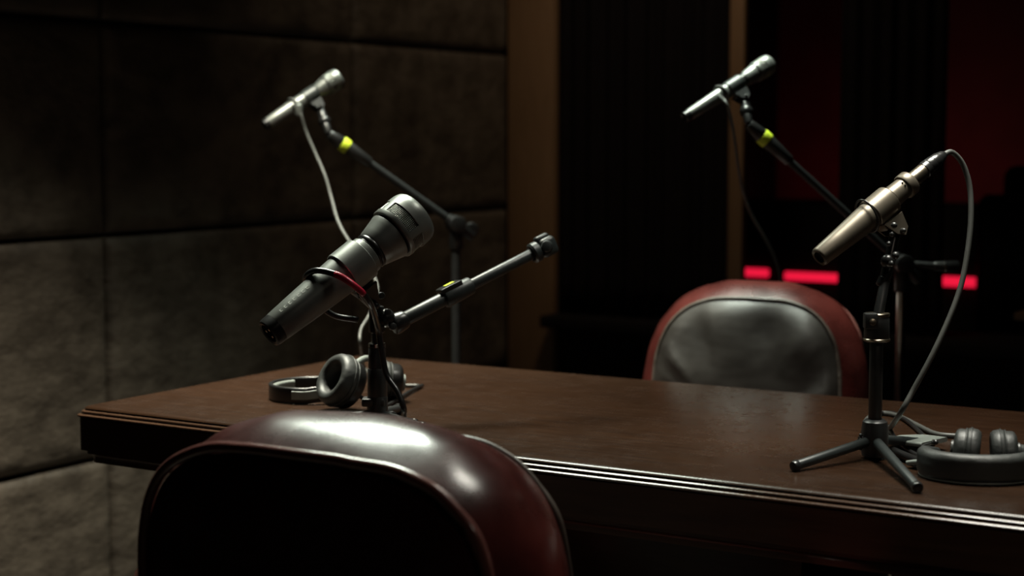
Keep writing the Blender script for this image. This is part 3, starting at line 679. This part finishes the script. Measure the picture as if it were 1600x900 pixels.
# ---- boom stands behind the table
def boom_stand(base, py_top, m0, m1, R_, clip_at, ring_at, rdepth, piv_depth, label, miclabel, body, chrome_pole=False, la=0.9):
    base = Vector((base[0], base[1], 0))
    root = thing('boom_stand', tuple(base), label, 'microphone stand', 'boom stands behind the table')
    zt = zpt(base, py_top); D = (zt - CAM).dot(FWD); P = D / F
    pm = M['sat_chrome'] if chrome_pole else M['black_metal']
    bm = new(); cyl(bm, base + Vector((0, 0, 0.10)), base + Vector((0, 0, 0.62)), 0.0125, 0.0125, 20); cyl(bm, base + Vector((0, 0, 0.60)), zt, 0.009 if not chrome_pole else 0.0085, seg=20); finish('pole', bm, pm if False else M['black_metal'] if not chrome_pole else M['chrome'], root)
    bm = new(); cyl(bm, base + Vector((0, 0, 0.575)), base + Vector((0, 0, 0.64)), 0.018, 0.016, 20, 0.003); finish('height_clutch', bm, M['black_plastic'], root)
    bm = new(); cyl(bm, base + Vector((0, 0, 0.07)), base + Vector((0, 0, 0.15)), 0.022, bev=0.003); finish('hub', bm, M['black_plastic'], root)
    for k in range(3):
        a = 2 * PI * k / 3 + la; d = Vector((math.cos(a), math.sin(a), 0)); e = base + d * 0.27 + Vector((0, 0, 0.014))
        bm = new(); cyl(bm, base + d * 0.018 + Vector((0, 0, 0.12)), e, 0.010, seg=14); lg = finish('leg', bm, M['black_metal'], root)
        bm = new(); cyl(bm, e - d * 0.03 + Vector((0, 0, .008)), e + d * 0.004, 0.0125, bev=0.003, seg=14); finish('rubber_foot', bm, M['black_plastic'], lg)
    m0 = Vector(m0); m1 = Vector(m1)
    mr, mat_ = mic_dynamic(m0, m1, R_, miclabel, G_MIC, False, body, body)
    ring = V(*ring_at, rdepth)
    pv, sd_ = mic_clip(root, m0, m1, clip_at - .07, clip_at + .09, R_ * .72, ring - axis_at(m0, m1, clip_at), M['mic_dark'], M['boom_black'])
    bend = zt + Vector((0, 0, 0.0))
    ax = (ring - bend); L = ax.length; u = ax.normalized()
    tip = ring + u * 0.035
    bm = new(); cyl(bm, bend - u * 0.02, ring + u * 0.01, 0.0072, 0.0072, 18); bo = finish('boom', bm, M['boom_black'], root)
    bm = new(); cyl(bm, ring - u * 0.062, ring - u * 0.008, 0.0105, 0.0135, 20, 0.002); finish('boom_sleeve', bm, M['black_plastic'], bo)
    bm = new(); cyl(bm, ring - u * 0.010, ring + u * 0.006, 0.0145, 0.0145, 22, 0.002); yr = finish('grip_ring', bm, M['yellow'], bo); yr['label'] = 'yellow grip ring'
    bm = new(); cyl(bm, ring + u * 0.005, tip, 0.0135, 0.010, 20, 0.002); cyl(bm, tip, tip.lerp(pv, .55), 0.0075, 0.009, 16, 0.002); cyl(bm, tip.lerp(pv, .4), pv, 0.010, 0.008, 16, 0.002); ball(bm, tip.lerp(pv, .5), 0.012); finish('clip_adapter', bm, M['black_plastic'], bo)
    # pivot clutch
    bm = new(); cyl(bm, zt - Vector((0, 0, 0.05)), zt + Vector((0, 0, 0.012)), 0.0135, 0.012, 20, 0.003); pc = finish('pivot_clutch', bm, M['black_plastic'], root)
    bm = new(); sdv = u.cross(Vector((0, 0, 1))).normalized(); cyl(bm, bend - sdv * 0.022, bend + sdv * 0.022, 0.017, bev=0.003); finish('pivot_disc', bm, M['black_plastic'], pc)
    bm = new(); cyl(bm, bend - u * 0.045, bend + u * 0.022, 0.0125, 0.0115, 20, 0.003); finish('boom_grip', bm, M['black_plastic'], pc)
    return root, mr, mat_, bend, u, sdv
lb = V(712, 350, 3.30)
G1 = boom_stand((lb.x, lb.y), 350, V(413, 196, 3.20), V(530, 121, 3.26), 0.0205, .60, (537, 226), 3.22, 3.3,
    'black boom stand with yellow ring reaching left in front of the panelled wall', 'grey microphone on the left boom stand before the panelled wall', M['mic_grey'])
bm = new(); c = G1[3]; cyl(bm, c - G1[4] * 0.02 + RGT * 0.015, c + RGT * 0.032 - Vector((0, 0, 0.012)), 0.012, 0.015, 16, 0.003); finish('pivot_knob', bm, M['black_plastic'], G1[0])
rbp = V(1409, 410, 2.93)
G2 = boom_stand((rbp.x, rbp.y), 412, V(1069, 184, 2.86), V(1203, 99, 2.94), 0.0185, .56, (1193, 215), 2.88, 2.93,
    'boom stand with chrome pole reaching left over the far armchair', 'blue-grey microphone on the boom stand above the far armchair', M['mic_grey'], True, la=0.3)
c = G2[3]; D2 = (c - CAM).dot(FWD)
bm = new(); cyl(bm, c + RGT * 0.01, V(1474, 416, D2), 0.0062, 0.0062, 16); hb = finish('side_handle', bm, M['black_metal'], G2[0])
bm = new(); cyl(bm, V(1458, 415.5, D2), V(1498, 417, D2), 0.0085, 0.0115, 18, 0.003); finish('handle_grip', bm, M['black_plastic'], hb)
bm = new(); tubeshell(bm, V(1474, 416, D2), V(1477, 416, D2), 0.006, 0.0112, 18, 0.0005); finish('handle_ring', bm, M['chrome'], hb)
# their cables
hh = Vector((0, 0, 0.0035))
c1 = thing('microphone_cable', tuple(V(466, 170, 3.19)), 'thin grey cable hanging from the left boom microphone toward the table', 'cable', 'microphone cables')
m1c = G1[2]; Lm = (V(530, 121, 3.26) - V(413, 196, 3.20)).length
lp = ring_pts(m1c, 0.0205, Lm, .40, .80, PI * 1.3, -0.45 * PI, 12, 0.002)
pts = lp[::2] + [V(467, 172, 3.17), V(478, 205, 3.17), V(493, 240, 3.16), V(508, 275, 3.14), V(518, 310, 3.12), V(528, 345, 3.08), V(545, 376, 3.04), V(572, 410, 2.98), V(590, 450, 2.90), V(578, 490, 2.82), V(564, 515, 2.78), V(563, 540, 2.76), T(570, 578) + hh, T(586, 590) + hh, T(620, 604) + hh, T(655, 606) + hh]
bm = new(); tube(bm, pts, 0.0028, 10, 6); finish('cord', bm, M['cable_grey'], c1, smooth=180)
bm = new(); lathe(bm, [(0.004, 0), (0.0075, 0.003), (0.0075, 0.02), (0.0055, 0.024)], basis(V(466, 162, 3.17), V(467, 176, 3.17)), 16); finish('cable_boot', bm, M['mic_grey'], c1, smooth=40)
c2 = thing('microphone_cable', tuple(V(1133, 156, 2.85)), 'thin grey cable dropping from the right boom microphone behind the far armchair', 'cable', 'microphone cables')
m2c = G2[2]; Lm2 = (V(1203, 99, 2.94) - V(1069, 184, 2.86)).length
lp = ring_pts(m2c, 0.0185, Lm2, .43, .80, PI * 1.3, -0.45 * PI, 12, 0.002)
pts = lp[::2] + [V(1134, 160, 2.84), V(1143, 190, 2.86), V(1149, 225, 2.90), V(1154, 265, 2.96), V(1162, 305, 3.04), V(1176, 340, 3.12), V(1196, 374, 3.22), V(1212, 408, 3.30), V(1219, 436, 3.36), V(1222, 480, 3.40), V(1224, 560, 3.42)]
gnd = Vector((pts[-1].x, pts[-1].y, 0.0036)); pts += [gnd + Vector((0, 0, .2)), gnd + Vector((0.01, 0.03, 0)), gnd + Vector((0.15, 0.1, 0)), gnd + Vector((0.3, 0.0, 0))]
bm = new(); tube(bm, pts, 0.0028, 10, 6); finish('cord', bm, M['cable_grey'], c2, smooth=180)
# ------------------------------------------------------------------ headphones
def ear_cup(root, c, axis, r, w, mat=None):
    """housing + cushion; axis points from housing to cushion face"""
    a = Vector(axis).normalized(); m = basis(Vector(c) - a * w / 2, Vector(c) + a * w / 2)
    bm = new(); lathe(bm, [(0.001, 0), (r * .55, .0), (r * .74, .03 * w), (r * .86, .09 * w), (r * .92, .18 * w), (r * .93, .42 * w), (r * .86, .44 * w)], m, 40, cap=False); h = finish('ear_cup', bm, mat or M['black_plastic'], root, smooth=35)
    bm = new(); lathe(bm, [(r * .84, .43 * w), (r * .95, .45 * w), (r * 1.0, .56 * w), (r * 1.0, .70 * w), (r * .97, .86 * w), (r * .88, .97 * w), (r * .75, 1.0 * w), (r * .62, .96 * w), (r * .55, .84 * w), (r * .54, .6 * w), (r * .3, .58 * w), (.001, .58 * w)], m, 44, cap=False); finish('ear_pad', bm, M['pad'], h, smooth=180)
    bm = new()
    for zz, rr in ((.62, 1.008), (.44, .955)):
        sweep(bm, [m @ Vector((rr * r * math.cos(2 * PI * i / 60), rr * r * math.sin(2 * PI * i / 60), zz * w)) for i in range(60)], circ(0.0011, 8), closed=True)
    finish('pad_seam', bm, M['pad'], h, smooth=180)
    bm = new(); lathe(bm, [(r * .38, -.10 * w), (r * .42, -.08 * w), (r * .42, .02 * w)], m, 28); finish('cup_cap', bm, mat or M['grey_plastic'], h, smooth=30)
    return h
# right pair: padded headband curled round the folded cups
hc = T(1527, 744); HD = (hc - CAM).dot(FWD); HP = HD / F
h1 = thing('headphones', tuple(hc), 'folded black padded headphones at right beside the mini tripod', 'headphones', 'headphones on the table')
FL = Vector((-math.sin(YAW), math.cos(YAW), 0))
def loc2(c, u, v, z): return c + RGT * u + FL * v + Vector((0, 0, z))
ra, rbb = 81 * HP, 66 * HP
pts = [loc2(hc, ra * math.cos(t), rbb * math.sin(t), 23.5 * HP) for t in [math.radians(-232 + 292 * i / 60) for i in range(61)]]
bm = new(); sec = rrect(25 * HP, 46 * HP, 12.2 * HP, 6); sweep(bm, pts, sec, up=(0, 0, 1), scale=lambda t: 0.55 + 0.45 * min(1, min(t, 1 - t) * 7)); hb = finish('headband', bm, M['pad'], h1, smooth=60)
bm = new()
for z, o in ((43 * HP, 0), ):
    sweep(bm, [loc2(hc, (ra + 5 * HP) * math.cos(t), (rbb + 5 * HP) * math.sin(t), z) for t in [math.radians(-225 + 278 * i / 90) for i in range(91)]], circ(1.5 * HP, 8))
finish('headband_seam', bm, M['pad'], hb, smooth=180)
bm = new(); sweep(bm, [loc2(hc, (ra + 8 * HP) * math.cos(t), (rbb + 8 * HP) * math.sin(t), 3 * HP) for t in [math.radians(-225 + 278 * i / 90) for i in range(91)]], circ(1.8 * HP, 8)); finish('headband_trim', bm, M['grey_plastic'], hb, smooth=180)
for (px, py, ax_, r) in ((1510, 706, RGT * 1 - FL * 0.30 + Vector((0, 0, -.08)), 38), (1569, 707, -RGT * 1 + FL * 0.22 + Vector((0, 0, -.06)), 36)):
    c = V(px, py, HD - 0.002); ear_cup(h1, c, ax_, r * HP, 41 * HP, M['pad'])
# slider arms reaching to the left
def slider(a, c, w, hgt):
    bm = new(); sweep(bm, spline([a, a.lerp(c, .5) + Vector((0, 0, .002)), c], 6), rrect(w, hgt, hgt * .4, 3), up=(0, 0, 1)); o = finish('slider_arm', bm, M['grey_plastic'], h1, smooth=40)
    return o
up_ = lambda k: Vector((0, 0, k))
slider(T(1388, 697) + up_(.008), T(1460, 708) + up_(.014), 0.062, 0.006)
slider(T(1424, 730) + up_(.006), T(1462, 738) + up_(.010), 0.020, 0.006)
bm = new(); tube(bm, [T(1395, 712) + up_(.006), T(1425, 726) + up_(.007), T(1460, 740) + up_(.010)], 0.0055, 10); finish('yoke', bm, M['black_plastic'], h1, smooth=60)
bm = new(); tube(bm, [T(1462, 716) + up_(.02), T(1448, 690) + up_(.004), T(1420, 664) + up_(.004), T(1395, 650) + up_(.004), T(1368, 652) + up_(.004), T(1366, 664) + up_(.004), T(1385, 676) + up_(.009), T(1402, 694) + up_(.004), T(1425, 712) + up_(.004), T(1450, 726) + up_(.006)], 0.0030, 10, 8); finish('cable', bm, M['cable_black'], h1, smooth=180)
# left pair lying behind the foreground stand
lc = T(486, 622); LD = (lc - CAM).dot(FWD); LP = LD / F
h2 = thing('headphones', tuple(lc), 'dark headphones lying open behind the foreground microphone stand', 'headphones', 'headphones on the table')
pts = [loc2(lc, (62 if math.cos(t) < 0 else 78) * LP * math.cos(t), 62 * LP * math.sin(t), 13 * LP + max(0, math.cos(t)) * 10 * LP) for t in [math.radians(62 + 236 * i / 60) for i in range(61)]]
bm = new(); sweep(bm, pts, rrect(7 * LP, 25 * LP, 3 * LP, 4), up=(0, 0, 1)); hb2 = finish('headband', bm, M['black_plastic'], h2, smooth=50)
bm = new(); sweep(bm, [p + Vector((0, 0, 0)) - (p - lc).normalized() * 4.5 * LP for p in pts[16:46]], rrect(8 * LP, 20 * LP, 3.5 * LP, 4), up=(0, 0, 1)); finish('headband_pad', bm, M['grey_plastic'], hb2, smooth=60)
for i0_, i1_ in ((0, 14), (48, 60)):
    bm = new(); sweep(bm, [p + (p - lc).normalized() * 4.6 * LP for p in pts[i0_:i1_ + 1]], rrect(2.4 * LP, 13 * LP, 1 * LP, 3), up=(0, 0, 1)); finish('slider_arm', bm, M['grey_plastic'], h2, smooth=50)
ear_cup(h2, V(535, 597, 2.445), -RGT * 0.75 - FL * 0.55 + Vector((0, 0, .45)), 40 * LP, 46 * LP)
ear_cup(h2, V(606, 596, 2.53), -RGT * 0.9 - FL * 0.2 + Vector((0, 0, .1)), 31 * LP, 44 * LP)
bm = new(); tube(bm, [V(553, 570, 2.45), V(572, 560, 2.48), V(592, 566, 2.51), V(604, 578, 2.53)], 5 * LP, 10); finish('yoke', bm, M['grey_plastic'], h2, smooth=60)
bm = new(); tube(bm, [V(560, 618, 2.44), T(590, 640) + up_(.004), T(612, 634) + up_(.004), T(640, 616) + up_(.004), T(660, 606) + up_(.004)], 0.0030, 10); finish('cable', bm, M['cable_black'], h2, smooth=180)
# ------------------------------------------------------------------ light
def area(name, loc, target, size, power, color, spread=180, size_y=None):
    l = bpy.data.lights.new(name, 'AREA'); l.energy = power; l.color = color; l.spread = math.radians(spread)
    l.shape = 'DISK' if size_y is None else 'RECTANGLE'; l.size = size
    if size_y: l.size_y = size_y
    o = bpy.data.objects.new(name, l); COL.objects.link(o); o.location = loc
    o.rotation_euler = (Vector(target) - Vector(loc)).to_track_quat('-Z', 'Y').to_euler(); return o
GREENW = (0.90, 1.0, 0.86)
area('lamp_near', (-1.80, 2.22, 2.10), (-1.30, 1.46, 0.88), 0.72, 5.6, GREENW, 64, 0.34)
area('lamp_pool', (-1.84, 2.16, 2.05), (-1.84, 2.14, 0.75), 0.40, 15.0, (1.0, 0.95, 0.78), 70, 0.34)
area('lamp_left', (-1.88, 2.78, 2.05), (-1.88, 2.76, 0.75), 0.36, 4.2, GREENW, 62, 0.34)
area('lamp_right', (-0.66, 2.12, 2.05), (-0.66, 2.08, 0.75), 0.46, 6.2, (1.0, 0.98, 0.86), 68, 0.34)
area('lamp_far', (-1.32, 2.76, 2.05), (-1.24, 2.84, 0.75), 0.36, 3.4, GREENW, 46, 0.34)
area('lamp_back', (-1.7, 3.3, 2.6), (-2.2, 4.25, 1.1), 0.3, 1.9, (1.0, 0.78, 0.55), 100)
area('side_fill', (0.7, 0.5, 2.3), (-0.35, 1.8, 0.66), 0.3, 0.25, (1.0, 0.85, 0.7), 45)  # weak unseen fill, added to lift the right apron in place of room bounce
area('red_uplight', (-2.05, CRY - 0.45, 0.80), (-2.05, CRY, 1.5), 1.1, 0.42, (1.0, 0.18, 0.2), 170, 0.1)
w = bpy.data.worlds.new('world'); S.world = w; w.use_nodes = True
w.node_tree.nodes['Background'].inputs[0].default_value = (0.5, 0.5, 0.5, 1); w.node_tree.nodes['Background'].inputs[1].default_value = 0.0
vs = S.view_settings; vs.view_transform = 'Standard'; vs.look = 'None'; vs.gamma = 1; vs.use_curve_mapping = False; vs.exposure = 0.0
